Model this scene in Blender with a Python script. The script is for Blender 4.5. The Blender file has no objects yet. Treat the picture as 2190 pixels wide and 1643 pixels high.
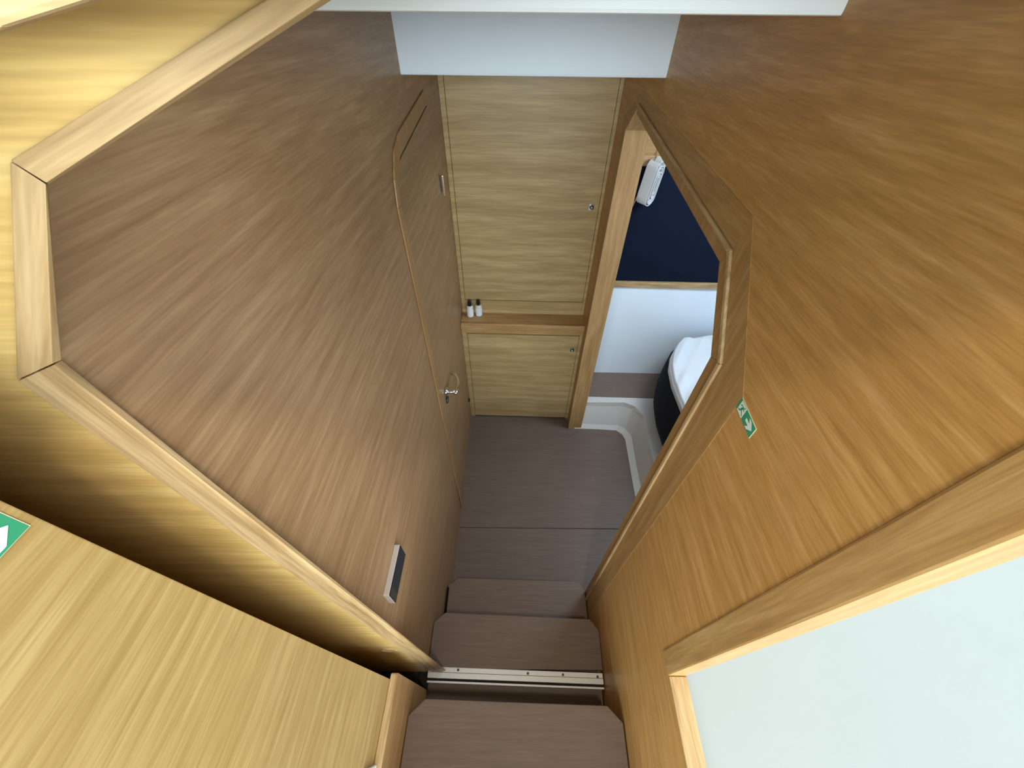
import bpy, bmesh, math, random
from mathutils import Vector, Matrix
random.seed(4)
S = bpy.context.scene
COL = S.collection

# ------------------------------------------------------------------ camera
CAM_Z = 2.04                       # above the hull floor
F_PX, PITCH, ROLL = 780.0, math.radians(45.8), math.radians(0.575)
FW = Vector((0, math.cos(PITCH), -math.sin(PITCH)))
DN0 = Vector((0, -math.sin(PITCH), -math.cos(PITCH)))
RT0 = Vector((1, 0, 0))
RT = RT0 * math.cos(ROLL) - DN0 * math.sin(ROLL)
DN = RT0 * math.sin(ROLL) + DN0 * math.cos(ROLL)
ORG = Vector((0, 0, CAM_Z))
cam = bpy.data.cameras.new('camera'); cob = bpy.data.objects.new('camera', cam); COL.objects.link(cob)
cam.sensor_width = 36.0; cam.lens = 36.0 * F_PX / 2190.0; cam.clip_start = 0.01
m = Matrix.Identity(4)
for i in range(3):
    m[i][0] = RT[i]; m[i][1] = -DN[i]; m[i][2] = -FW[i]; m[i][3] = ORG[i]
cob.matrix_world = m
S.camera = cob

# ------------------------------------------------------------------ world, lights, exposure
W = bpy.data.worlds.new('world'); S.world = W; W.use_nodes = True
bg = W.node_tree.nodes['Background']
bg.inputs[0].default_value = (0.80, 0.90, 1.0, 1); bg.inputs[1].default_value = 1.0
def area(name, loc, look, sx, sy, power, col):
    l = bpy.data.lights.new(name, 'AREA'); l.shape = 'RECTANGLE'; l.size = sx; l.size_y = sy
    l.energy = power; l.color = col
    o = bpy.data.objects.new(name, l); COL.objects.link(o); o.location = loc
    d = Vector(look) - Vector(loc)
    o.rotation_euler = d.to_track_quat('-Z', 'Y').to_euler()
    return o
COOL = (0.81, 0.945, 1.0)
area('saloon_side_window_daylight', (4.35, -2.6, 2.22), (0, 0.0, 1.6), 2.0, 0.6, 125, COOL)
area('saloon_rear_window_daylight', (0.6, -3.5, 2.25), (0.3, 0.5, 1.7), 5.2, 0.7, 262, COOL)
area('added_left_fill', (-2.85, -1.6, 2.22), (0.3, 0.3, 1.7), 2.6, 0.6, 58, COOL)  # unseen light added on the left to brighten the right wall
dl = area('added_overhead_fill', (0.12, -0.25, 2.655), (0.10, -0.18, 0.8), 0.11, 0.11, 9.0, (1.0, 0.88, 0.70)); dl.data.shape = 'DISK'  # unseen warm lamp added to brighten the bulkhead and upper right wall
area('cabin_hatch_daylight', (1.15, 1.3, 1.93), (1.05, 1.45, 0.0), 0.46, 0.46, 14, (0.78, 0.89, 1.0))
S.view_settings.view_transform = 'Standard'; S.view_settings.look = 'None'
S.view_settings.exposure = 0.08; S.view_settings.gamma = 1.0; S.view_settings.use_curve_mapping = False

# ------------------------------------------------------------------ pixel helpers (photo pixel -> point on a known plane)
def ray(x, y): return FW + RT * ((x - 1095.0) / F_PX) + DN * ((y - 821.5) / F_PX)
def on(x, y, n, d):
    v = ray(x, y); n = Vector(n)
    return ORG + v * ((d - n.dot(ORG)) / n.dot(v))
def pX(x, y, X0): return on(x, y, (1, 0, 0), X0)
def pY(x, y, Y0): return on(x, y, (0, 1, 0), Y0)
def pZ(x, y, Z0): return on(x, y, (0, 0, 1), Z0)
RW0, RWS = 0.325, 0.045            # right wall flares slowly outwards
def pR(x, y, t=0.0): return on(x, y, (1, -RWS, 0), RW0 + t)
def RWp(Y, z, t=0.0): return Vector((RW0 + RWS * Y + t, Y, z))
LAT = 0.0225                       # cross members run 1.3 degrees off square
def pC(x, y, c): return on(x, y, (LAT, 1, 0), c)
def CBp(X, z, c): return Vector((X, c - LAT * X, z))
Zr = lambda z: CAM_Z + z

# ------------------------------------------------------------------ materials
def new_mat(name):
    mt = bpy.data.materials.new(name); mt.use_nodes = True
    nt = mt.node_tree; b = nt.nodes['Principled BSDF']
    return mt, nt, b
def wood(name, axis, dark, mid, light, rough=0.42, freq=1.0, streak=0.5, warp=0.25, spec=0.4, rot=0.0):
    """oak veneer; axis = direction of the grain"""
    mt, nt, b = new_mat(name); N = nt.nodes; L = nt.links
    g0 = N.new('ShaderNodeNewGeometry'); gm = N.new('ShaderNodeMapping')
    gm.inputs['Rotation'].default_value = (0, rot, 0)
    L.new(g0.outputs['Position'], gm.inputs['Vector'])
    class g: outputs = {'Position': gm.outputs['Vector']}
    mp = N.new('ShaderNodeMapping')
    across, along = 80.0 * freq, 4.6 * freq
    mp.inputs['Scale'].default_value = [along if a == axis else across for a in 'XYZ']
    L.new(g.outputs['Position'], mp.inputs['Vector'])
    # gentle waver of the grain
    wn = N.new('ShaderNodeTexNoise'); wn.inputs['Scale'].default_value = 3.2
    wn.inputs['Detail'].default_value = 1.5
    L.new(g.outputs['Position'], wn.inputs['Vector'])
    sc = N.new('ShaderNodeVectorMath'); sc.operation = 'SCALE'; sc.inputs['Scale'].default_value = warp * 4
    L.new(wn.outputs['Color'], sc.inputs[0])
    ad = N.new('ShaderNodeVectorMath'); ad.operation = 'ADD'
    L.new(mp.outputs['Vector'], ad.inputs[0]); L.new(sc.outputs['Vector'], ad.inputs[1])
    n1 = N.new('ShaderNodeTexNoise'); n1.inputs['Scale'].default_value = 1.0
    n1.inputs['Detail'].default_value = 3.0; n1.inputs['Roughness'].default_value = 0.55
    L.new(ad.outputs['Vector'], n1.inputs['Vector'])
    cr = N.new('ShaderNodeValToRGB')
    e = cr.color_ramp.elements
    e[0].position = 0.30; e[0].color = (*dark, 1)
    e[1].position = 0.72; e[1].color = (*light, 1)
    q = cr.color_ramp.elements.new(0.5); q.color = (*mid, 1)
    L.new(n1.outputs['Fac'], cr.inputs['Fac'])
    # fine pores: short dashes along the grain
    mp2 = N.new('ShaderNodeMapping')
    mp2.inputs['Scale'].default_value = [20.0 * freq if a == axis else 430.0 * freq for a in 'XYZ']
    L.new(g.outputs['Position'], mp2.inputs['Vector'])
    n2 = N.new('ShaderNodeTexNoise'); n2.inputs['Scale'].default_value = 1.0; n2.inputs['Detail'].default_value = 2.0
    L.new(mp2.outputs['Vector'], n2.inputs['Vector'])
    cr2 = N.new('ShaderNodeValToRGB')
    cr2.color_ramp.elements[0].position = 0.35; cr2.color_ramp.elements[0].color = (0.80, 0.78, 0.74, 1)
    cr2.color_ramp.elements[1].position = 0.68; cr2.color_ramp.elements[1].color = (1.18, 1.18, 1.18, 1)
    L.new(n2.outputs['Fac'], cr2.inputs['Fac'])
    mx = N.new('ShaderNodeMix'); mx.data_type = 'RGBA'; mx.blend_type = 'MULTIPLY'
    mx.inputs['Factor'].default_value = streak
    L.new(cr.outputs['Color'], mx.inputs['A']); L.new(cr2.outputs['Color'], mx.inputs['B'])
    # broad, slow tone changes of the veneer leaves
    n3 = N.new('ShaderNodeTexNoise'); n3.inputs['Scale'].default_value = 2.1; n3.inputs['Detail'].default_value = 1.0
    L.new(g.outputs['Position'], n3.inputs['Vector'])
    cr3 = N.new('ShaderNodeValToRGB')
    cr3.color_ramp.elements[0].position = 0.3; cr3.color_ramp.elements[0].color = (0.93, 0.92, 0.92, 1)
    cr3.color_ramp.elements[1].position = 0.7; cr3.color_ramp.elements[1].color = (1.05, 1.05, 1.05, 1)
    L.new(n3.outputs['Fac'], cr3.inputs['Fac'])
    m2 = N.new('ShaderNodeMix'); m2.data_type = 'RGBA'; m2.blend_type = 'MULTIPLY'; m2.inputs['Factor'].default_value = 1
    L.new(mx.outputs['Result'], m2.inputs['A']); L.new(cr3.outputs['Color'], m2.inputs['B'])
    L.new(m2.outputs['Result'], b.inputs['Base Color'])
    bp = N.new('ShaderNodeBump'); bp.inputs['Strength'].default_value = 0.10; bp.inputs['Distance'].default_value = 0.001
    L.new(n2.outputs['Fac'], bp.inputs['Height']); L.new(bp.outputs['Normal'], b.inputs['Normal'])
    b.inputs['Roughness'].default_value = rough
    b.inputs['Specular IOR Level'].default_value = spec
    return mt
def plain(name, col, rough=0.5, metal=0.0, spec=0.5, bump=0.0, bscale=300.0, var=0.0, vscale=6.0):
    mt, nt, b = new_mat(name); N = nt.nodes; L = nt.links
    b.inputs['Base Color'].default_value = (*col, 1)
    b.inputs['Roughness'].default_value = rough; b.inputs['Metallic'].default_value = metal
    b.inputs['Specular IOR Level'].default_value = spec
    g = N.new('ShaderNodeNewGeometry')
    n = N.new('ShaderNodeTexNoise'); n.inputs['Scale'].default_value = vscale; n.inputs['Detail'].default_value = 3
    L.new(g.outputs['Position'], n.inputs['Vector'])
    cr = N.new('ShaderNodeValToRGB')
    lo, hi = 1 - max(var, 0.01), 1 + max(var, 0.01)
    cr.color_ramp.elements[0].position = 0.3; cr.color_ramp.elements[0].color = (*[c * lo for c in col], 1)
    cr.color_ramp.elements[1].position = 0.7; cr.color_ramp.elements[1].color = (*[min(1, c * hi) for c in col], 1)
    L.new(n.outputs['Fac'], cr.inputs['Fac']); L.new(cr.outputs['Color'], b.inputs['Base Color'])
    if bump:
        n2 = N.new('ShaderNodeTexNoise'); n2.inputs['Scale'].default_value = bscale; n2.inputs['Detail'].default_value = 2
        L.new(g.outputs['Position'], n2.inputs['Vector'])
        bp = N.new('ShaderNodeBump'); bp.inputs['Strength'].default_value = bump; bp.inputs['Distance'].default_value = 0.001
        L.new(n2.outputs['Fac'], bp.inputs['Height']); L.new(bp.outputs['Normal'], b.inputs['Normal'])
    return mt
OAK = ((0.370, 0.211, 0.083), (0.440, 0.258, 0.105), (0.530, 0.332, 0.150))
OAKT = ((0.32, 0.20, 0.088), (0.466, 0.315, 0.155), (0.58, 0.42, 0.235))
M = {}
for a in 'XYZ':
    M['oak' + a] = wood('oak_veneer_grain_' + a, a, *OAK)
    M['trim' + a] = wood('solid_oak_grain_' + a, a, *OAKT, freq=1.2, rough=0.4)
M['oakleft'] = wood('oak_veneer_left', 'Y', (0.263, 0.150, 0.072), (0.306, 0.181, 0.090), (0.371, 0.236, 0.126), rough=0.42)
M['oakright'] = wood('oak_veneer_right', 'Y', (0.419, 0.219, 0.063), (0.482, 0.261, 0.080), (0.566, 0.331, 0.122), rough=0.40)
M['oakpale'] = wood('oak_veneer_bulkhead', 'X', (0.520, 0.335, 0.113), (0.619, 0.414, 0.146), (0.707, 0.505, 0.203), rough=0.40, freq=0.8)
M['oakpanel'] = wood('oak_veneer_near_panel', 'Y', (0.370, 0.243, 0.088), (0.428, 0.291, 0.112), (0.496, 0.356, 0.157), rough=0.40)
M['cab'] = wood('oak_veneer_cabinet', 'X', (0.392, 0.268, 0.117), (0.466, 0.329, 0.153), (0.562, 0.416, 0.212), freq=0.42, warp=0.30, rough=0.36)
M['soleX'] = wood('floor_laminate', 'X', (0.153, 0.113, 0.091), (0.171, 0.126, 0.103), (0.192, 0.145, 0.118), freq=1.6, streak=0.3, rough=0.5)
M['white'] = plain('white_gelcoat', (0.86, 0.93, 0.95), 0.45, var=0.012)
M['whitetex'] = plain('white_leather_lining', (0.79, 0.88, 0.96), 0.6, bump=0.25, bscale=420, var=0.015)
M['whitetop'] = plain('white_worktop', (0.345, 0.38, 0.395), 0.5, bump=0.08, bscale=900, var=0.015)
M['liner'] = plain('white_floor_liner', (0.68, 0.67, 0.64), 0.4, var=0.02)
M['navy'] = plain('navy_blind_fabric', (0.004, 0.008, 0.021), 0.9, spec=0.15, bump=0.15, bscale=900, var=0.08)
M['navyb'] = plain('navy_upholstery', (0.006, 0.007, 0.014), 0.8, spec=0.2, bump=0.2, bscale=700, var=0.08)
M['sheet'] = plain('white_bed_linen', (0.70, 0.75, 0.80), 0.85, bump=0.2, bscale=500, var=0.02)
M['strap'] = plain('white_webbing', (0.66, 0.68, 0.70), 0.8, bump=0.3, bscale=900, var=0.03)
M['alu'] = plain('brushed_aluminium', (0.80, 0.83, 0.86), 0.42, metal=0.25, var=0.03)
M['chrome'] = plain('polished_chrome', (0.86, 0.86, 0.86), 0.10, metal=1.0)
M['dark'] = plain('dark_recess', (0.012, 0.010, 0.008), 0.8)
M['screw'] = plain('screw_steel', (0.10, 0.10, 0.09), 0.4, metal=0.7)
M['glass'] = plain('dark_glass', (0.012, 0.018, 0.026), 0.12, spec=0.6)
M['green'] = plain('sign_green', (0.035, 0.30, 0.155), 0.4, var=0.02)
M['signwhite'] = plain('sign_white', (0.72, 0.80, 0.76), 0.4)
M['signedge'] = plain('sign_cream_edge', (0.72, 0.70, 0.48), 0.4)
M['cap'] = plain('black_cap', (0.012, 0.008, 0.009), 0.3)
M['bottle'] = plain('milky_bottle', (0.72, 0.72, 0.66), 0.25)
M['label'] = plain('white_label', (0.80, 0.82, 0.84), 0.5, var=0.03, vscale=160)
M['saloon'] = plain('saloon_lining', (0.70, 0.68, 0.63), 0.7, var=0.02)

# ------------------------------------------------------------------ builders
def link(name, me, mat, parent=None):
    o = bpy.data.objects.new(name, me); COL.objects.link(o)
    if mat: me.materials.append(mat)
    if parent is not None:
        o.parent = parent; o.matrix_parent_inverse = Matrix.Translation(-parent.location)
    return o
def finish(bm, name, mat, parent, bevel=0.0, seg=2, smooth=False):
    bmesh.ops.recalc_face_normals(bm, faces=bm.faces)
    if bevel > 0:
        bmesh.ops.bevel(bm, geom=list(bm.edges), offset=bevel, segments=seg, profile=0.6, affect='EDGES', clamp_overlap=True)
        bmesh.ops.recalc_face_normals(bm, faces=bm.faces)
    me = bpy.data.meshes.new(name); bm.to_mesh(me); bm.free()
    if smooth:
        for p in me.polygons: p.use_smooth = True
    return link(name, me, mat, parent)
def prism(name, ring, off, mat, parent=None, bevel=0.0, seg=2):
    bm = bmesh.new(); off = Vector(off); n = len(ring)
    a = [bm.verts.new(Vector(p)) for p in ring]; b = [bm.verts.new(Vector(p) + off) for p in ring]
    bm.faces.new(a); bm.faces.new(list(reversed(b)))
    for i in range(n): bm.faces.new([a[i], a[(i + 1) % n], b[(i + 1) % n], b[i]])
    return finish(bm, name, mat, parent, bevel, seg)
def box(name, x0, x1, y0, y1, z0, z1, mat, parent=None, bevel=0.0):
    return prism(name, [(x0, y0, z0), (x1, y0, z0), (x1, y1, z0), (x0, y1, z0)], (0, 0, z1 - z0), mat, parent, bevel)
def loft(name, rings, mat, parent=None, closed=True, cap=True, smooth=False, bevel=0.0):
    bm = bmesh.new(); V = [[bm.verts.new(Vector(p)) for p in r] for r in rings]
    n = len(rings[0])
    for i in range(len(V) - 1):
        for k in range(n if closed else n - 1):
            bm.faces.new([V[i][k], V[i][(k + 1) % n], V[i + 1][(k + 1) % n], V[i + 1][k]])
    if cap and closed:
        bm.faces.new(list(reversed(V[0]))); bm.faces.new(V[-1])
    return finish(bm, name, mat, parent, bevel, 2, smooth)
def tube(name, pts, r, mat, parent=None, n=12):
    pts = [Vector(p) for p in pts]; rings = []
    for i, p in enumerate(pts):
        t = (pts[min(i + 1, len(pts) - 1)] - pts[max(i - 1, 0)]).normalized()
        u = t.cross(Vector((0, 0, 1)) if abs(t.z) < 0.9 else Vector((1, 0, 0))).normalized(); v = t.cross(u)
        rr = r[i] if isinstance(r, (list, tuple)) else r
        rings.append([p + (u * math.cos(2 * math.pi * k / n) + v * math.sin(2 * math.pi * k / n)) * rr for k in range(n)])
    return loft(name, rings, mat, parent, smooth=True)
def lathe(name, c, axis, prof, mat, parent=None, n=20, smooth=True):
    """prof: list of (radius, height along axis)"""
    c = Vector(c); ax = Vector(axis).normalized()
    u = ax.cross(Vector((0, 0, 1)) if abs(ax.z) < 0.9 else Vector((1, 0, 0))).normalized(); v = ax.cross(u)
    rings = [[c + ax * h + (u * math.cos(2 * math.pi * k / n) + v * math.sin(2 * math.pi * k / n)) * r for k in range(n)] for r, h in prof]
    return loft(name, rings, mat, parent, smooth=smooth)
def tag(o, label, cat=None, kind=None, group=None):
    o['label'] = label
    if cat: o['category'] = cat
    if kind: o['kind'] = kind
    if group: o['group'] = group
    return o
def thing(name, loc, label, cat=None, kind=None, group=None):
    o = bpy.data.objects.new(name, None); COL.objects.link(o); o.location = loc
    o.empty_display_size = 0.05
    return tag(o, label, cat, kind, group)

# ================================================================== SETTING
LX = -0.29                          # left wall face
TOP = CAM_Z + 0.62
# ---- hull floor: two panels with a joint, running on into the cabin
fl = thing('floor', (0.1, 1.0, 0), 'brown laminate cabin floor at the foot of the stairs', kind='structure')
seamY = 0.852
prism('floor_panel', [(-0.31, 0.30, 0), (0.90, 0.30, 0), (0.90, seamY - 0.0015, 0), (-0.31, seamY - 0.0015, 0)], (0, 0, -0.02), M['soleX'], fl, 0.001)
prism('floor_panel', [(-0.31, seamY + 0.0015, 0), (0.90, seamY + 0.0015, 0), (0.90, 1.68, 0), (-0.31, 1.68, 0)], (0, 0, -0.02), M['soleX'], fl, 0.001)
box('underfloor', -0.34, 2.1, -0.4, 2.05, -0.05, -0.022, M['dark'], fl)

# ---- left wall with the opening for the door
dA = pX(856, 345, LX); dB = pX(912, 228, LX)
DY0, DY1, DZ = 0.972, 1.50, 0.5 * (dA.z + dB.z)
wl = thing('wall_left', (LX, 0.2, 0), 'tall oak veneer wall on the left of the stairs', kind='structure')
def LW(Y, z, t=0.0): return Vector((LX - t, Y, z))
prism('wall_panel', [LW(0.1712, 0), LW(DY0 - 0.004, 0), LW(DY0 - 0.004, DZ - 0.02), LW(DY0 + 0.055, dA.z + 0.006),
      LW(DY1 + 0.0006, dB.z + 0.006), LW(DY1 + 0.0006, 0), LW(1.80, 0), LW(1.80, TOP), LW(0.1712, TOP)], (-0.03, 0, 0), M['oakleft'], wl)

# ---- door 1 in the left wall
d1 = thing('door_1', (LX, DY0, 0), 'closed oak veneer door in the left wall with a chrome lever', kind='structure')
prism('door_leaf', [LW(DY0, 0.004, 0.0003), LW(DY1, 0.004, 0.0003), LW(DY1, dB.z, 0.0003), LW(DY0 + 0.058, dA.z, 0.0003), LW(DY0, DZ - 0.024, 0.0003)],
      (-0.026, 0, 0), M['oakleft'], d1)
prism('door_rebate', [LW(DY0 - 0.03, 0, 0.031), LW(DY1 + 0.03, 0, 0.031), LW(DY1 + 0.03, DZ + 0.05, 0.031), LW(DY0 - 0.03, DZ + 0.05, 0.031)], (-0.01, 0, 0), M['dark'], d1)

# ---- moulding around door 1
t1 = thing('trim_1', (LX, 0.94, 0), 'slim rounded oak moulding around the left door', kind='structure')
def strip_poly(name, outer, inner, mk, off, mat, parent, bevel=0.002):
    """one mitred piece per segment of two parallel open polylines"""
    for i in range(len(outer) - 1):
        prism(name, [mk(*outer[i]), mk(*outer[i + 1]), mk(*inner[i + 1]), mk(*inner[i])], off, mat[i] if isinstance(mat, list) else mat, parent, bevel)
o1 = [(0.962, 0.0), (0.938, Zr(-0.345)), (0.955, Zr(-0.285)), (1.00, Zr(-0.235)), (1.07, Zr(-0.214)), (1.46, Zr(-0.178))]
i1 = [(0.998, 0.0), (0.974, Zr(-0.352)), (0.985, Zr(-0.312)), (1.022, Zr(-0.268)), (1.085, Zr(-0.244)), (1.46, Zr(-0.206))]
mk1 = lambda Y, z: Vector((LX + 0.005, Y, z))
strip_poly('moulding', o1, i1, mk1, (-0.0045, 0, 0), wood('oak_moulding', 'Z', (0.29, 0.155, 0.062), (0.34, 0.19, 0.08), (0.42, 0.25, 0.12)), t1, 0.0018)

# ---- right wall, with the octagonal door opening into the cabin
wr = thing('wall_right', (RW0, 0.3, 0), 'tall golden oak veneer wall on the right of the stairs', kind='structure')
OY0, OY1 = 0.462, 1.56
C1, C2 = (0.462, Zr(-0.412)), (0.570, Zr(-0.277))
C3, C4 = (1.437, Zr(-0.212)), (1.56, Zr(-0.297))
PZR = Zr(-0.956)
ring = [(-0.9, 0), (OY0, 0), C1, C2, C3, C4, (OY1, 0), (1.80, 0), (1.80, TOP), (0.115, TOP), (0.115, PZR), (-0.9, PZR)]
prism('wall_panel', [RWp(Y, z) for Y, z in ring], (0.034, 0, 0), M['oakright'], wr)

# ---- frame of the cabin door opening
t2 = thing('trim_2', (0.36, 0.45, 0), 'wide oak frame with mitred corners around the cabin doorway', kind='structure')
mk2 = lambda Y, z: RWp(Y, z, -0.0009)
fo = [(0.395, 0.0), (0.363, Zr(-0.397)), (0.547, Zr(-0.209)), (1.412, Zr(-0.168)), (1.625, Zr(-0.27)), (1.625, 0.0)]
fi = [(0.447, 0.0), (0.440, Zr(-0.402)), (0.560, Zr(-0.264)), (1.428, Zr(-0.201)), (1.553, Zr(-0.292)), (1.553, 0.0)]
fj = [(0.457, 0.0), (0.450, Zr(-0.406)), (0.566, Zr(-0.272)), (1.434, Zr(-0.208)), (1.559, Zr(-0.298)), (1.559, 0.0)]
FRZ = wood('oak_frame_upright', 'Z', (0.33, 0.185, 0.062), (0.385, 0.222, 0.080), (0.45, 0.28, 0.115))
FRY = wood('oak_frame_head', 'Y', (0.33, 0.185, 0.062), (0.385, 0.222, 0.080), (0.45, 0.28, 0.115))
strip_poly('frame_board', fo, fi, mk2, (0.0008, 0, 0), [FRZ, FRZ, FRY, FRY, FRZ], t2, 0.0)
mk3 = lambda Y, z: RWp(Y, z, -0.0065)
strip_poly('frame_lip', fi[:4], fj[:4], mk3, (0.006, 0, 0), [M['trimZ'], M['trimZ'], M['trimY']], t2, 0.0022)
# lining of the opening, through the thickness of the bulkhead
li = [(0.467, 0.0), (0.460, Zr(-0.411)), (0.571, Zr(-0.279)), (1.436, Zr(-0.213)), (1.559, Zr(-0.298)), (1.559, 0.0)]
for i in range(5):
    (y0, z0), (y1, z1) = li[i], li[i + 1]
    w = 0.004 if i < 3 else 0.0
    A, B = RWp(y0, z0, 0.0), RWp(y1, z1, 0.0)
    dv = (B - A); nrm = Vector((1, 0, 0)).cross(dv).normalized()
    if i >= 3: pass
    cen = RWp(1.0, Zr(-1.0)); 
    if nrm.dot(cen - A) > 0: nrm = -nrm
    sh = Vector((0.09, 0, 0))
    prism('door_lining', [A, B, B + sh, A + sh], nrm * 0.014, M['oakZ'], t2, 0.001)
# second, stepped-back lining strip seen along the near edge
gi = [(0.457, 0.0), (0.450, Zr(-0.406)), (0.566, Zr(-0.272)), (1.434, Zr(-0.208))]
gj = [(0.490, 0.0), (0.480, Zr(-0.420)), (0.584, Zr(-0.297)), (1.430, Zr(-0.230))]
mk4 = lambda Y, z: RWp(Y, z, -0.001)
strip_poly('door_rebate', gi, gj, mk4, (0.03, 0, 0), FRZ, t2, 0.001)

# ---- ceilings and their two white drop faces
ce = thing('ceiling', (0, 0.9, Zr(0)), 'white stepped ceiling lining above the stairs', kind='structure')
sA, sB = Zr(-0.003), Zr(-0.119)
box('front_drop', -0.33, 0.47, 0.56, 0.60, sA, TOP, M['white'], ce, 0.004)
box('upper_ceiling', -0.33, 0.47, 0.60, 1.25, sA + 0.001, sA + 0.03, M['white'], ce)
prism('rear_drop', [(-0.33, 1.2075, sB), (0.47, 1.1895, sB), (0.47, 1.23, sB), (-0.33, 1.25, sB)], (0, 0, sA - sB + 0.02), M['whitetex'], ce, 0.006)
box('rear_ceiling', -0.33, 0.47, 1.22, 1.85, sB + 0.002, sB + 0.03, M['white'], ce)

# ---- sliding-door bulkhead on the left (far layer of the pocket) and its trim
YF = 0.165
inn = [(960, 1440), (132, 770), (104, 395), (680, 20)]
inn = [pY(x, y, YF) for x, y in inn]
inn = [(p.x, p.z) for p in inn]
out = [(941, 1452), (36, 814), (20, 344), (566, 0)]
out = [pY(x, y, YF) for x, y in out]
out = [(p.x, p.z) for p in out]
def ext(a, b, X):
    k = (X - b[0]) / (b[0] - a[0]); return (X, b[1] + (b[1] - a[1]) * k)
inn[-1] = ext(inn[-2], inn[-1], -0.05)
out[-1] = ext(out[-2], out[-1], -0.05); out[-1] = (-0.05, max(out[-1][1], inn[-1][1] + 0.004))
inn += [ext(inn[-2], inn[-1], 0.34)]; out += [(0.34, inn[-1][1] + 0.02)]
inn[0] = (inn[0][0], 0.40); out[0] = (out[0][0], 0.40)
t3 = thing('trim_3', (-0.25, YF, 0.41), 'thick pale oak edging with mitred corners around the stair entrance', kind='structure')
mkF = lambda X, z: Vector((X, YF, z))
YE = YF + 0.006
inb = [(p.x, p.z) for p in (pY(x, y, YE) for x, y in [(960, 1440), (132, 770), (104, 395), (680, 20)])]
inb[0] = (inb[0][0], 0.40); inb[-1] = ext(inb[-2], inb[-1], -0.05); inb += [ext(inb[-2], inb[-1], 0.34)]
mixk = [0.55, 0.80, 0.93, 0.80, 0.80]     # the inner arris is planed off, wider towards the foot
fin = [(o_[0] + (n_[0] - o_[0]) * k, o_[1] + (n_[1] - o_[1]) * k) for o_, n_, k in zip(out, inn, mixk)]
for i in range(4):
    f = [mkF(*out[i]), mkF(*out[i + 1]), mkF(*fin[i + 1]), mkF(*fin[i])]
    dd = (f[1] - f[0]).normalized() * (0.0006 if i < 2 else 0.0003)
    f = [f[0] + dd, f[1] - dd, f[2] - dd, f[3] + dd]
    k = [Vector((p[0], YE, p[1])) for p in (out[i], out[i + 1], inb[i + 1], inb[i])]
    q = [v + Vector((0, 0.012, 0)) + Vector((-0.035 if j > 1 else -0.01, 0, 0)) for j, v in enumerate(k)]
    ang = math.atan2(out[i + 1][0] - out[i][0], out[i + 1][1] - out[i][1])
    loft('edging', [f, k, q], wood('solid_oak_edging', 'Z', *OAKT, freq=1.0 + 0.12 * i, rough=0.4, rot=-ang), t3, bevel=0.0006)
wf = thing('wall_front', (-0.4, YF + 0.02, 0.4), 'yellow oak bulkhead behind the sliding door pocket', kind='structure')
YB = YF + 0.003
und = [(o_[0] + (n_[0] - o_[0]) * k, o_[1] + (n_[1] - o_[1]) * k) for o_, n_, k in zip(out, inn, (0.3, 0.35, 0.12, 0.4, 0.4))]
rg = [(-1.3, 0.395), (out[0][0], 0.395)] + und[1:] + [(0.34, TOP), (-1.3, TOP)]
rg[1] = (out[0][0] + 0.004, 0.395)
prism('bulkhead_panel', [Vector((x, YB, z)) for x, z in rg], (0, 0.012, 0), M['oakpale'], wf)
# shallow round disc on the bulkhead near its foot
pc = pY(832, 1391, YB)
lathe('round_disc', pc + Vector((0, 0.001, 0)), (0, -1, 0), [(0.024, 0), (0.024, 0.0015), (0.0225, 0.0028), (0.018, 0.003), (0.0165, 0.0012), (0.001, 0.0012)], M['trimX'], wf)

# ---- near layer of the pocket with its arched head
NX = -0.305
LEDGE = Zr(-1.20)
wn = thing('wall_near_left', (NX, -0.3, LEDGE), 'bright oak panel beside the top step with the green sign', kind='structure')
prism('side_panel', [(NX, -0.14, LEDGE - 0.1), (NX, 0.108, LEDGE - 0.1), (NX, 0.100, Zr(-0.2)), (NX, 0.100, TOP), (NX, -0.14, TOP)], (-0.016, 0, 0), M['oakpanel'], wn, 0.001)
hp = [pY(-160, 111, 0.085), pY(0, 60, 0.085), pY(190, 0, 0.085)]
h = [(p.x, p.z) for p in hp]
hr = [(NX - 0.001, Zr(-0.10)), (-0.17, h[0][1]), h[0], h[1], h[2], ext(h[1], h[2], 0.30), (0.30, TOP), (NX - 0.001, TOP)]
prism('head_panel', [Vector((x, 0.085, z)) for x, z in hr], (0, 0.004, 0), M['trimX'], wn, 0.001)
box('pocket_panel', -1.28, NX - 0.0165, 0.085, 0.099, 0.39, TOP, M['oakX'], wn)
box('pocket_end', -1.30, -1.28, 0.085, YB, 0.39, TOP, M['oakX'], wn)
box('pocket_floor', -1.28, -0.320, 0.085, YB + 0.01, 0.372, 0.394, M['dark'], wn)
box('pocket_floor', -0.322, -0.287, 0.121, YB + 0.01, 0.33, 0.371, M['dark'], wn)
lp = thing('wall_lower_left', (-0.29, -0.3, 0.41), 'low oak side panel with a pale top edge beside the top step', kind='structure')
prism('side_panel', [(-0.287, -0.30, 0.30), (-0.287, 0.120, 0.30), (-0.287, 0.120, LEDGE - 0.001), (-0.287, -0.30, LEDGE - 0.001)], (-0.017, 0, 0), M['oakY'], lp, 0.0008)
box('top_edge', NX + 0.0005, -0.2865, -0.30, 0.118, LEDGE - 0.002, LEDGE + 0.004, M['trimY'], lp, 0.0015)

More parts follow.
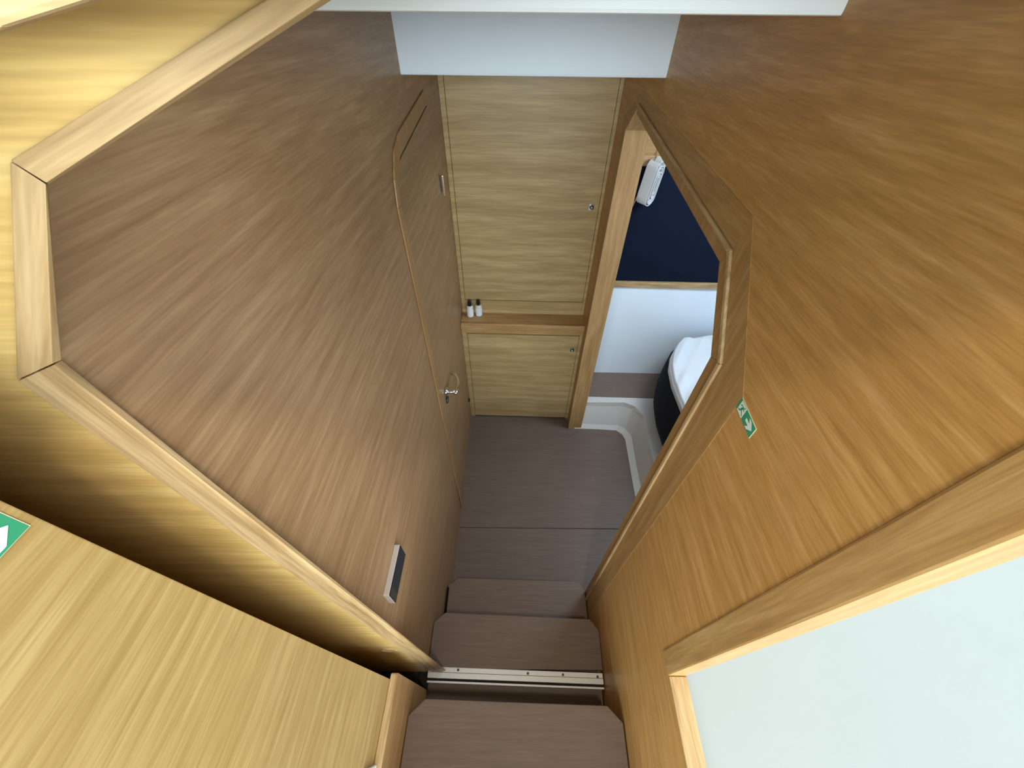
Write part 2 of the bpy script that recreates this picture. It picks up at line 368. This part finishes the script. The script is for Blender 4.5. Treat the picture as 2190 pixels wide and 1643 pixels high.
# ---- trim post at the near end of the right wall, above the worktop
tp = thing('trim_4', tuple(RWp(0.115, PZR)), 'upright oak post at the near edge of the right wall', kind='structure')
prism('post', [RWp(0.138, PZR + 0.0005, -0.003), RWp(0.095, PZR + 0.0005, -0.003), RWp(0.095, PZR + 0.0005, 0.036), RWp(0.138, PZR + 0.0005, 0.036)], (0, 0, TOP - PZR), wood('oak_post', 'Z', (0.37, 0.21, 0.075), (0.43, 0.255, 0.095), (0.51, 0.33, 0.14)), tp, 0.003)
prism('top_edge', [RWp(-0.9, PZR, -0.001), RWp(0.094, PZR, -0.001), RWp(0.094, PZR, 0.035), RWp(-0.9, PZR, 0.035)], (0, 0, 0.005), M['trimY'], tp, 0.0015)

# ---- white worktop on the right
wk = thing('white_worktop', (0.9, -0.2, PZR - 0.03), 'smooth white worktop beside the right wall post', 'worktop')
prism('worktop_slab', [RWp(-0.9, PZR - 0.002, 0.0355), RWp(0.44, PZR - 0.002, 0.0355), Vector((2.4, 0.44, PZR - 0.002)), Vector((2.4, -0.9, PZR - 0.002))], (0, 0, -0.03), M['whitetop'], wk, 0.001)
box('front_panel', 0.42, 2.38, -0.86, -0.84, 0.87, PZR - 0.034, M['white'], wk)

# ---- saloon behind the camera: floor, walls with window openings, roof
sf = thing('floor_saloon', (0, -2, 0.86), 'pale saloon floor at the head of the stairs', kind='structure')
box('floor_panel', -2.9, 4.5, -3.7, -0.30, 0.82, 0.86, M['soleX'], sf)
sw = thing('wall_saloon', (0, -3.7, 0.86), 'pale saloon walls with wide windows behind the stairs', kind='structure')
box('rear_wall', -2.9, 4.5, -3.75, -3.7, 0.86, 1.86, M['saloon'], sw)
box('rear_wall', -2.9, 4.5, -3.75, -3.7, 2.62, 2.8, M['saloon'], sw)
box('rear_wall', -2.9, -2.05, -3.75, -3.7, 1.86, 2.62, M['saloon'], sw)
box('rear_wall', 3.25, 4.5, -3.75, -3.7, 1.86, 2.62, M['saloon'], sw)
box('side_wall', 4.45, 4.5, -3.7, 0.44, 0.86, 1.9, M['saloon'], sw)
box('side_wall', 4.45, 4.5, -3.7, 0.44, 2.5, 2.8, M['saloon'], sw)
box('side_wall', -2.95, -2.9, -3.7, 0.15, 0.86, 1.9, M['saloon'], sw)
box('side_wall', -2.95, -2.9, -3.7, 0.15, 2.5, 2.8, M['saloon'], sw)
box('front_wall', 0.40, 4.5, 0.45, 0.48, PZR - 0.1, 2.8, M['saloon'], sw)
box('front_wall', -2.9, -1.31, 0.19, 0.22, 0.4, 2.8, M['saloon'], sw)
box('roof_lining', -2.95, 4.5, -3.75, 0.60, 2.68, 2.72, M['saloon'], sw)
cl = thing('added_fill_lamp', (0.12, -0.25, 2.68), 'round added fill lamp in the unseen saloon ceiling above the stairs', 'lamp')  # fitting made up to go with the added overhead light
lathe('added_lamp_ring', (0.12, -0.25, 2.6795), (0, 0, -1), [(0.060, 0), (0.075, 0.0), (0.075, 0.006), (0.062, 0.010), (0.060, 0.004)], M['chrome'], cl, 28)

# ================================================================== STAIRS
st = thing('staircase', (0.02, 0.3, 0), 'brown laminate stairs with three chamfered treads leading down between the oak walls', 'stairs')
def tread(z, pts, back_y, th=0.022):
    P = [pZ(x, y, z) for x, y in pts]      # left-near .. front-left .. front-right .. right-near
    P = [Vector((max(LX + 0.002, min(p.x, RW0 + RWS * p.y - 0.0015)), p.y, p.z)) for p in P]
    a, b = P[0], P[-1]
    ring = [Vector((a.x, back_y, z))] + P + [Vector((min(b.x, RW0 + RWS * back_y - 0.0015), back_y, z))]
    prism('tread', ring, (0, 0, -th), M['soleX'], st, 0.002)
    fr = 0.5 * (P[1].y + P[2].y) - 0.014
    return P, fr
P1, f1 = tread(0.20, [(961, 1253), (979.4, 1236.6), (1235, 1244), (1250, 1262)], 0.30)
P2, f2 = tread(0.41, [(928, 1332), (952, 1310.7), (1260.7, 1324.6), (1283.7, 1349)], 0.176)
P3, f3 = tread(0.64, [(873, 1531), (910, 1495), (1299, 1510), (1333, 1547)], -0.29)
box('riser', -0.285, 0.330, f1 - 0.015, f1, 0.0, 0.178, M['soleX'], st)
box('riser', -0.285, 0.325, f2 - 0.015, f2, 0.0, 0.388, M['soleX'], st)
box('riser', -0.285, 0.320, f3 - 0.04, f3 - 0.02, 0.38, 0.618, M['soleX'], st)
box('track_base', -0.286, 0.320, -0.05, 0.180, 0.345, 0.372, M['soleX'], st, 0.001)
# aluminium track for the sliding door
tA, tB = pZ(968.5, 1428, 0.412), pZ(1291, 1442.5, 0.412)
def trk(y_off, w, z0, z1, name, mat, par):
    a = Vector((-0.285, tA.y + (tA.x + 0.285) * 0.0225 - y_off, z0)); b = Vector((0.328, tA.y - (0.328 - tA.x) * 0.0225 - y_off, z0))
    return prism(name, [a, b, b - Vector((0, w, 0)), a - Vector((0, w, 0))], (0, 0, z1 - z0), mat, par, 0.0012)
rail = trk(0.0, 0.031, 0.395, 0.4145, 'door_track', M['alu'], st); rail['label'] = 'aluminium sliding door track with screws'
trk(0.038, 0.006, 0.390, 0.4125, 'track_lip', M['alu'], st)
trk(0.0315, 0.006, 0.386, 0.402, 'track_slot', M['dark'], st)
trk(0.014, 0.0016, 0.413, 0.4150, 'track_groove', M['screw'], rail)
for x, y in [(980, 1433), (1129, 1440.5), (1204, 1443.5), (1278, 1448)]:
    c = pZ(x, y, 0.4146)
    lathe('screw', c, (0, 0, 1), [(0.0042, 0), (0.0040, 0.0012), (0.0025, 0.0018), (0.0005, 0.0014)], M['screw'], rail, 12)

# ================================================================== CABINET
CU, CL = 1.755, 1.655
cb = thing('locker', (0.06, 1.75, 0), 'built-in oak locker with an upper and a lower door at the end of the passage', 'locker')
def cbox(name, x0, x1, z0, z1, c, d, mat, parent, bevel=0.0):
    return prism(name, [CBp(x0, z0, c), CBp(x1, z0, c), CBp(x1, z1, c), CBp(x0, z1, c)], (0, d, 0), mat, parent, bevel)
XL, XR = -0.289, 0.40
zs = Zr(-1.222)
uz0, uz1 = Zr(-1.135), Zr(-0.10)
ux0, ux1 = -0.266, 0.388
cbox('stile', XL, ux0 - 0.002, zs, uz1, CU, 0.02, M['cab'], cb, 0.0006)
cbox('stile', ux1 + 0.002, 0.43, zs, uz1, CU, 0.02, M['cab'], cb, 0.0006)
cbox('rail', ux0 - 0.0015, ux1 + 0.0015, zs, uz0 - 0.004, CU, 0.02, M['cab'], cb, 0.0006)
ud = cbox('upper_door', ux0, ux1, uz0, uz1, CU - 0.001, 0.02, M['cab'], cb, 0.0008)
cbox('back', XL, 0.43, zs, uz1, CU + 0.021, 0.01, M['dark'], cb)
lz0, lz1 = 0.012, Zr(-1.298)
lx0, lx1 = -0.258, 0.380
cbox('stile', XL, lx0 - 0.002, 0, Zr(-1.28), CL, 0.02, M['cab'], cb, 0.0006)
cbox('stile', lx1 + 0.002, 0.405, 0, Zr(-1.28), CL, 0.02, M['cab'], cb, 0.0006)
ld = cbox('lower_door', lx0, lx1, lz0, lz1, CL - 0.001, 0.02, M['cab'], cb, 0.0008)
cbox('back', XL, 0.42, 0, Zr(-1.28), CL + 0.021, 0.01, M['dark'], cb)
sh = prism('shelf', [CBp(XL, zs, CL - 0.004), CBp(0.405, zs, CL - 0.004), CBp(0.425, zs, CU + 0.018), CBp(XL, zs, CU + 0.018)], (0, 0, -0.02), M['oakX'], cb, 0.001)
cbox('shelf_fascia', XL, 0.405, Zr(-1.283), zs + 0.004, CL - 0.014, 0.012, M['oakX'], cb, 0.003)
def latch(px, py, c, door):
    p = pC(px, py, c)
    prism('latch_plate', [p + Vector((-0.0115, 0, -0.0135)), p + Vector((0.0115, 0, -0.0135)), p + Vector((0.0115, 0, 0.0135)), p + Vector((-0.0115, 0, 0.0135))], (0, -0.002, 0), M['chrome'], door, 0.0008)
    lathe('latch_button', p + Vector((0, -0.0005, 0)), (0, -1, 0), [(0.009, 0), (0.009, 0.007), (0.0075, 0.010), (0.001, 0.011)], M['screw'], door, 16)
    lathe('latch_ring', p + Vector((0, -0.009, 0)), (0, -1, 0), [(0.0055, 0), (0.005, 0.0035), (0.001, 0.004)], M['chrome'], door, 16)
latch(1265, 443, CU - 0.002, ud); latch(1223.5, 748, CL - 0.002, ld)

# ---- two toiletry bottles on the shelf
def bottle(px, py, tilt, label, grp='toiletry bottles on the locker shelf'):
    b = pZ(px, py, zs)
    t = thing('toiletry_bottle', (b.x, b.y, zs), label, 'bottle', group=grp)
    R = 0.0185; c = (b.x, b.y, zs + 0.0004); up = (0, 0, 1)
    lathe('bottle_body', c, up, [(R * 0.92, 0), (R, 0.002), (R, 0.060), (R * 0.9, 0.065), (R * 0.62, 0.068), (R * 0.55, 0.072)], M['bottle'], t, 32, False)
    lathe('label_band', (b.x, b.y, zs + 0.006), up, [(R + 0.0004, 0), (R + 0.0004, 0.046)], M['label'], t, 32, False)
    lathe('cap', (b.x, b.y, zs + 0.069), up, [(R * 0.60, 0), (R * 0.62, 0.001), (R * 0.60, 0.027), (R * 0.5, 0.029), (0.001, 0.0295)], M['cap'], t, 24, False)
bottle(1006.5, 675.5, 0, 'small white toiletry bottle with black cap, nearer the left wall and shelf edge')
bottle(1024.6, 673.6, 0, 'small white toiletry bottle with black cap, set further back and right on the shelf')

# ================================================================== DOOR FITTINGS
hp0 = pX(953, 838, LX + 0.002)
lv = [(0.042, -0.012, 0), (0.046, 0.0, 0.0), (0.047, 0.03, 0.0), (0.046, 0.06, 0.001), (0.040, 0.085, 0.002), (0.028, 0.103, 0.003), (0.012, 0.110, 0.004)]
hn = tube('door_handle', [hp0 + Vector(p) for p in lv], [0.0075, 0.0085, 0.0078, 0.0072, 0.0068, 0.0065, 0.006], M['chrome'], d1, 14)
hn['label'] = 'polished chrome lever handle'
lathe('rose', hp0, (1, 0, 0), [(0.020, 0), (0.020, 0.006), (0.017, 0.009), (0.010, 0.010)], M['chrome'], hn)
tube('neck', [hp0 + Vector((x, 0, 0)) for x in (0.005, 0.02, 0.042)], 0.0085, M['chrome'], hn)
kp = hp0 + Vector((0, 0.0, -0.052))
lathe('keyhole_rose', kp, (1, 0, 0), [(0.017, 0), (0.017, 0.004), (0.014, 0.006), (0.002, 0.006)], M['screw'], hn)
# flat coat hook near the locker
hk = pX(942, 393, LX)
h2 = thing('coat_hook', tuple(hk), 'flat chrome hook high on the left wall beside the locker', 'hook')
box('hook_plate', LX + 0.0002, LX + 0.006, hk.y - 0.008, hk.y + 0.008, hk.z - 0.028, hk.z + 0.028, M['screw'], h2, 0.0015)
box('hook_blade', LX + 0.006, LX + 0.014, hk.y - 0.006, hk.y + 0.006, hk.z - 0.045, hk.z + 0.030, M['chrome'], h2, 0.002)
# door catch low on the wall
ck = pX(1001.5, 856, LX)
tag(lathe('door_stop', ck, (1, 0, 0), [(0.012, 0.0002), (0.012, 0.004), (0.008, 0.012), (0.002, 0.013)], M['cap'], None), 'small dark door stop low on the left wall beside the locker', 'door stop')

# ---- flush plate on the left wall by the stairs
y0, y1, z0, z1, xf = 0.231, 0.345, Zr(-1.000), Zr(-0.934), LX + 0.015
pl = thing('step_light', (LX, 0.5 * (y0 + y1), 0.5 * (z0 + z1)), 'long dark glass plate with a chrome edge low on the left wall by the stairs', 'wall light')
box('chrome_body', LX + 0.0003, xf - 0.001, y0, y1, z0 + 0.001, z1, plain('satin_chrome', (0.62, 0.58, 0.56), 0.3, metal=0.35), pl, 0.0012)
box('dark_glass', xf - 0.001, xf + 0.001, y0 + 0.001, y1 - 0.001, z0 + 0.001, z1 - 0.0015, M['glass'], pl, 0.0006)
box('sensor_strip', xf + 0.001, xf + 0.0014, y0 + 0.002, y0 + 0.020, z0 + 0.003, z1 - 0.004, M['screw'], pl, 0.0001)
# ---- white plate at the foot of the near left panel
wp = thing('white_plate', (NX, -0.08, LEDGE + 0.01), 'rounded white plate on the near left oak panel just above its pale edge', 'plate')
c0 = pX(776, 1640, NX)
prism('plate_body', [(NX + 0.0003, c0.y, LEDGE + 0.006), (NX + 0.0003, c0.y - 0.09, LEDGE + 0.006), (NX + 0.0003, c0.y - 0.09, LEDGE + 0.09), (NX + 0.0003, c0.y - 0.01, LEDGE + 0.09), (NX + 0.0003, c0.y - 0.004, LEDGE + 0.06)], (0.008, 0, 0), M['white'], wp, 0.002)
prism('plate_rocker', [(NX + 0.0085, c0.y - 0.02, LEDGE + 0.02), (NX + 0.0085, c0.y - 0.07, LEDGE + 0.02), (NX + 0.0085, c0.y - 0.07, LEDGE + 0.07), (NX + 0.0085, c0.y - 0.02, LEDGE + 0.07)], (0.003, 0, 0), M['white'], wp, 0.001)

# ================================================================== EXIT SIGNS
def exit_sign(mk, n, L, H, label, flip=False):
    """mk(u,v,h): u along the sign (0 = pictogram end), v across, h off the wall"""
    o = mk(L / 2, H / 2, 0)
    t = thing('exit_sign', tuple(o), label, 'sign', group='green escape route signs')
    def pr(name, pts, h0, h1, mat, par=t):
        a = [mk(u * L, v * H, h0) for u, v in pts]; off = mk(0, 0, h1) - mk(0, 0, h0)
        return prism(name, a, off, mat, par)
    pr('sign_border', [(0, 0), (1, 0), (1, 1), (0, 1)], 0.0002, 0.0009, M['signedge'])
    bd = pr('sign_plate', [(0.012, 0.03), (0.985, 0.03), (0.985, 0.96), (0.012, 0.96)], 0.0010, 0.0013, M['green'])
    pr('pictogram_panel', [(0.09, 0.05), (0.40, 0.05), (0.40, 0.95), (0.09, 0.95)], 0.0014, 0.0015, M['signwhite'], bd)
    g = M['green']
    # running figure: head, trunk, arms, legs (the figure runs across the panel)
    hd = [(0.325 + 0.028 * math.cos(a), 0.80 + 0.07 * math.sin(a)) for a in [i * math.pi / 5 for i in range(10)]]
    pr('running_figure', hd, 0.0016, 0.0017, g, bd)
    def limb(a, b, w):
        a = Vector((a[0] * L, a[1] * H)); b = Vector((b[0] * L, b[1] * H)); d = (b - a).normalized(); q = Vector((-d.y, d.x)) * w * H
        pts = [a + q, b + q, b - q, a - q]
        pr('running_figure', [(p.x / L, p.y / H) for p in pts], 0.0016, 0.0017, g, bd)
    limb((0.29, 0.72), (0.22, 0.48), 0.075)
    limb((0.22, 0.50), (0.30, 0.34), 0.05); limb((0.30, 0.34), (0.37, 0.18), 0.045)
    limb((0.22, 0.50), (0.20, 0.28), 0.05); limb((0.20, 0.28), (0.12, 0.24), 0.045)
    limb((0.28, 0.68), (0.19, 0.74), 0.035); limb((0.19, 0.74), (0.14, 0.62), 0.035)
    limb((0.29, 0.66), (0.36, 0.60), 0.035)
    # arrow with a wide chevron head
    pr('arrow', [(0.55, 0.39), (0.74, 0.39), (0.64, 0.12), (0.75, 0.12), (0.92, 0.5), (0.75, 0.88), (0.64, 0.88), (0.74, 0.61), (0.55, 0.61)], 0.0014, 0.0016, M['signwhite'], bd)
    return t
# right wall: long axis runs towards the viewer
q0, q1 = pR(1575, 870), pR(1590, 851); q3 = pR(1620, 920)
SH, SL = q1.z - q0.z, q1.y - q3.y
slope = (q3.z - q1.z) / SL
def mkr(u, v, hh): return RWp(q0.y - u, q0.z + slope * u + v, -hh)
exit_sign(mkr, None, SL, SH, 'small green running figure and arrow sign on the right wall beside the cabin doorway')
s0 = pX(63, 1124, NX)
def mkl(u, v, hh): return Vector((NX + hh, s0.y - SL + u, s0.z + v))
exit_sign(mkl, None, SL, SH, 'bright green and white sign at the left edge on the near oak panel')

# ================================================================== CABIN beyond the doorway
wc = thing('wall_cabin', (1.2, 1.95, 0.2), 'white hull lining of the cabin below the window', kind='structure')
YW = 1.93
prism('hull_lining', [(0.38, YW, 0.19), (2.0, YW - 0.02, 0.19), (2.0, YW + 0.02, 0.87), (0.38, YW + 0.045, 0.87)], (0, 0.03, 0), M['whitetex'], wc)
prism('upper_panel', [(0.38, YW + 0.05, 1.545), (2.0, YW + 0.03, 1.545), (2.0, YW + 0.03, 1.95), (0.38, YW + 0.05, 1.95)], (0, 0.03, 0), M['oakX'], wc)
wc2 = thing('wall_cabin_side', (2.0, 1.2, 0), 'white lining of the far side of the cabin', kind='structure')
box('side_lining', 2.0, 2.03, 0.48, 1.99, 0.0, 1.95, M['whitetex'], wc2)
wc3 = thing('wall_cabin_end', (1.2, 0.49, 0), 'white lining at the near end of the cabin', kind='structure')
box('end_lining', 0.43, 2.0, 0.485, 0.50, 0.0, 1.95, M['whitetex'], wc3)
hc = thing('ceiling_cabin', (1.2, 1.2, 1.95), 'white cabin ceiling around the deck hatch', kind='structure')
for a in ((0.42, 0.90, 0.48, 2.0), (1.40, 2.03, 0.48, 2.0), (0.90, 1.40, 0.48, 1.05), (0.90, 1.40, 1.55, 2.0)):
    box('ceiling_panel', *a, 1.95, 1.97, M['white'], hc)
w1 = thing('window_1', (0.9, YW + 0.05, 0.9), 'cabin window covered by a dark navy blind between oak rails', kind='structure')
def wprism(name, x0, x1, z0, z1, dy, th, mat, bevel=0.0):
    return prism(name, [(x0, YW + 0.065 - LAT * x0 + dy, z0), (x1, YW + 0.065 - LAT * x1 + dy, z0), (x1, YW + 0.065 - LAT * x1 + dy, z1), (x0, YW + 0.065 - LAT * x0 + dy, z1)], (0, th, 0), mat, w1, bevel)
wprism('navy_blind', 0.45, 1.98, 0.90, 1.53, 0.0, 0.01, M['navy'])
wprism('window_sill', 0.38, 2.0, 0.868, 0.905, -0.018, 0.035, M['trimX'], 0.003)
wprism('window_head', 0.38, 2.0, 1.520, 1.565, -0.016, 0.035, M['trimX'], 0.003)
# wooden ledge and moulded white floor liner
lg = thing('cabin_ledge', (0.9, 1.8, 0.19), 'flat brown wooden ledge below the white hull lining', 'ledge')
prism('ledge_board', [(0.46, 1.690, 0.19), (1.9, 1.655, 0.19), (1.9, 1.93, 0.19), (0.46, 1.93, 0.19)], (0, 0, -0.02), M['soleX'], lg, 0.001)
prism('ledge_support', [(0.5, 1.72, 0.0), (1.9, 1.70, 0.0), (1.9, 1.9, 0.0), (0.5, 1.9, 0.0)], (0, 0, 0.168), M['liner'], lg)
ln = thing('floor_liner', (0.8, 1.5, 0), 'white moulded floor liner with a rounded inside corner beside the bed', 'floor liner')
def poly_px(pts, z): return [pZ(x, y, z) for x, y in pts]
r0 = poly_px([(1228, 916.5), (1280, 918.5), (1318, 921), (1330, 929), (1337, 940), (1342, 968), (1350, 1015), (1358, 1060)], 0.002)
r1 = poly_px([(1232, 906), (1284, 908), (1322, 910), (1338, 918), (1350, 932), (1355, 960), (1362, 1000), (1372, 1050)], 0.025)
r2 = poly_px([(1240, 868), (1290, 869), (1332, 869), (1352, 876), (1372, 896), (1377, 925), (1384, 960), (1398, 1010)], 0.155)
r3 = poly_px([(1243, 861), (1292, 861), (1336, 861), (1358, 869), (1378, 891), (1384, 925), (1392, 960), (1405, 1010)], 0.188)
def extend(r):
    d = (r[-1] - r[-2]).normalized(); return r + [r[-1] + Vector((0.02, -0.40, 0))]
r0, r1, r2, r3 = [extend(r) for r in (r0, r1, r2, r3)]
r4 = [Vector((p.x, 1.688 - 0.0225 * (p.x - 0.46), 0.1885)) for p in r3[:3]] + [Vector((1.0, 1.675, 0.1885)), Vector((1.2, 1.67, 0.1885))] + [Vector((1.3, p.y, 0.1885)) for p in r3[5:]]
loft('liner_shell', [r0, r1, r2, r3, r4], M['liner'], ln, closed=False, smooth=False)

# ---- bed
bd = thing('bed', (1.3, 1.3, 0.17), 'cabin bed with a dark navy upholstered side and white sheet', 'bed')
foot = [(0.885, 0.56), (0.885, 1.00), (0.875, 1.24), (0.878, 1.42), (0.900, 1.56), (0.945, 1.675), (1.00, 1.76), (1.06, 1.82), (1.25, 1.875), (1.55, 1.885), (1.95, 1.885), (1.95, 0.56)]
def fpoly(off, z):
    cx, cy = 1.45, 1.2; P = []
    n = len(foot)
    for i, (x, y) in enumerate(foot):
        a = Vector(foot[i - 1]); b = Vector((x, y)); c = Vector(foot[(i + 1) % n])
        t = ((b - a).normalized() + (c - b).normalized()).normalized(); q = Vector((t.y, -t.x))
        if q.dot(Vector((cx, cy)) - b) < 0: q = -q
        p = b + q * off; P.append(Vector((p.x, p.y, z)))
    return P
loft('navy_base', [fpoly(0.06, 0.1905), fpoly(0.03, 0.22), fpoly(0.008, 0.29), fpoly(0.0, 0.36), fpoly(0.0, 0.46), fpoly(0.004, 0.535), fpoly(0.012, 0.55), fpoly(0.05, 0.553)], M['navyb'], bd, smooth=True)
mt = loft('mattress', [fpoly(0.022, 0.552), fpoly(0.016, 0.56), fpoly(0.018, 0.595), fpoly(0.035, 0.606), fpoly(0.08, 0.608)], M['sheet'], bd, smooth=True)
# creased top sheet
bm = bmesh.new(); NXg, NYg = 64, 80; g = []
edge = [(0.905, 0.60), (0.905, 1.00), (0.897, 1.24), (0.900, 1.42), (0.922, 1.555), (0.965, 1.66), (1.018, 1.745), (1.07, 1.80), (1.09, 1.815)]
def edge_x(y):
    for (xa, ya), (xb, yb) in zip(edge, edge[1:]):
        if y <= yb: return xa + (xb - xa) * (y - ya) / (yb - ya)
    return edge[-1][0]
for i in range(NXg):
    row = []
    for j in range(NYg):
        y = 0.60 + (1.815 - 0.60) * j / (NYg - 1)
        lim = edge_x(y); x = lim + (1.93 - lim) * (i / (NXg - 1)) ** 1.5
        d = x - lim
        u = x * 1.0 + (1.9 - y) * 0.75
        fold = abs(math.sin(u * 21 + 1.3 * math.sin(y * 7))) ** 3 + 0.6 * abs(math.sin(u * 33 + 2.1 * y)) ** 4
        z = 0.616 + 0.014 * fold * math.exp(-d * 3.5) * min(1, d * 25) + 0.004 * math.sin(x * 17 - y * 9)
        if i == 0: z = 0.590
        if j == NYg - 1: z = 0.600
        row.append(bm.verts.new((x, y, z)))
    g.append(row)
for i in range(NXg - 1):
    for j in range(NYg - 1):
        bm.faces.new([g[i][j], g[i + 1][j], g[i + 1][j + 1], g[i][j + 1]])
so = finish(bm, 'top_sheet', M['sheet'], bd, 0, 2, True)

# ---- coiled white strap hanging in front of the blind
cs = pY(1402, 352, 1.90)
sp = thing('coiled_strap', tuple(cs), 'coiled white strap hanging in front of the navy blind', 'strap')
A0 = pY(1408, 352, 1.925); A1 = pY(1381, 430, 1.925)
ax = (A1 - A0); Lc = ax.length; ax.normalize()
side = Vector((0.62, -0.72, 0.30)); side = (side - ax * side.dot(ax)).normalized()      # width of the webbing
nor = ax.cross(side).normalized()
def loopband(name, r, x0, x1, s0_, wid, th, mat):
    path = []
    for k in range(11):
        a = math.pi / 2 + math.pi * k / 10; path.append((x0 + r * math.cos(a), r * math.sin(a)))
    for k in range(11):
        a = -math.pi / 2 + math.pi * k / 10; path.append((x1 + r * math.cos(a), r * math.sin(a)))
    bm = bmesh.new(); n = len(path); R = []
    for k, (u, v) in enumerate(path):
        c = 0.5 * (x0 + x1) if x0 < u < x1 else (x0 if u <= x0 else x1)
        d = Vector((u - c, v)); d.normalize()
        q = []
        for dr, ds in ((0, 0), (0, wid), (-th, wid), (-th, 0)):
            p = A0 + ax * (u + d.x * dr) + nor * (v + d.y * dr) + side * (s0_ + ds)
            q.append(bm.verts.new(p))
        R.append(q)
    for k in range(n):
        for e in range(4):
            bm.faces.new([R[k][e], R[(k + 1) % n][e], R[(k + 1) % n][(e + 1) % 4], R[k][(e + 1) % 4]])
    return finish(bm, name, mat, sp, 0, 2, False)
for k, (r, a, b, s_) in enumerate([(0.034, 0.016, Lc - 0.016, -0.036), (0.027, 0.026, Lc - 0.020, -0.030), (0.021, 0.030, Lc - 0.032, -0.033), (0.015, 0.040, Lc - 0.036, -0.027), (0.0095, 0.045, Lc - 0.050, -0.030)]):
    loopband('strap_turn', r, a, b, s_, 0.056, 0.0022, M['strap'])
loopband('strap_wrap', 0.020, -0.012, 0.030, -0.012, 0.034, 0.003, M['strap'])
e0 = A0 + nor * 0.0305 + ax * 0.03
lathe('eyelet', A0 - nor * 0.031 + ax * 0.045, -nor, [(0.006, 0), (0.006, 0.001), (0.001, 0.0012)], M['screw'], sp, 12)
tube('cord', [A0 + Vector((0, 0.05, 0.06)), A0 + Vector((-0.01, 0.02, -0.02)), A0 + Vector((-0.05, 0.01, -0.10)), A0 + Vector((-0.075, 0.0, -0.19))], 0.0025, M['trimX'], sp, 8)
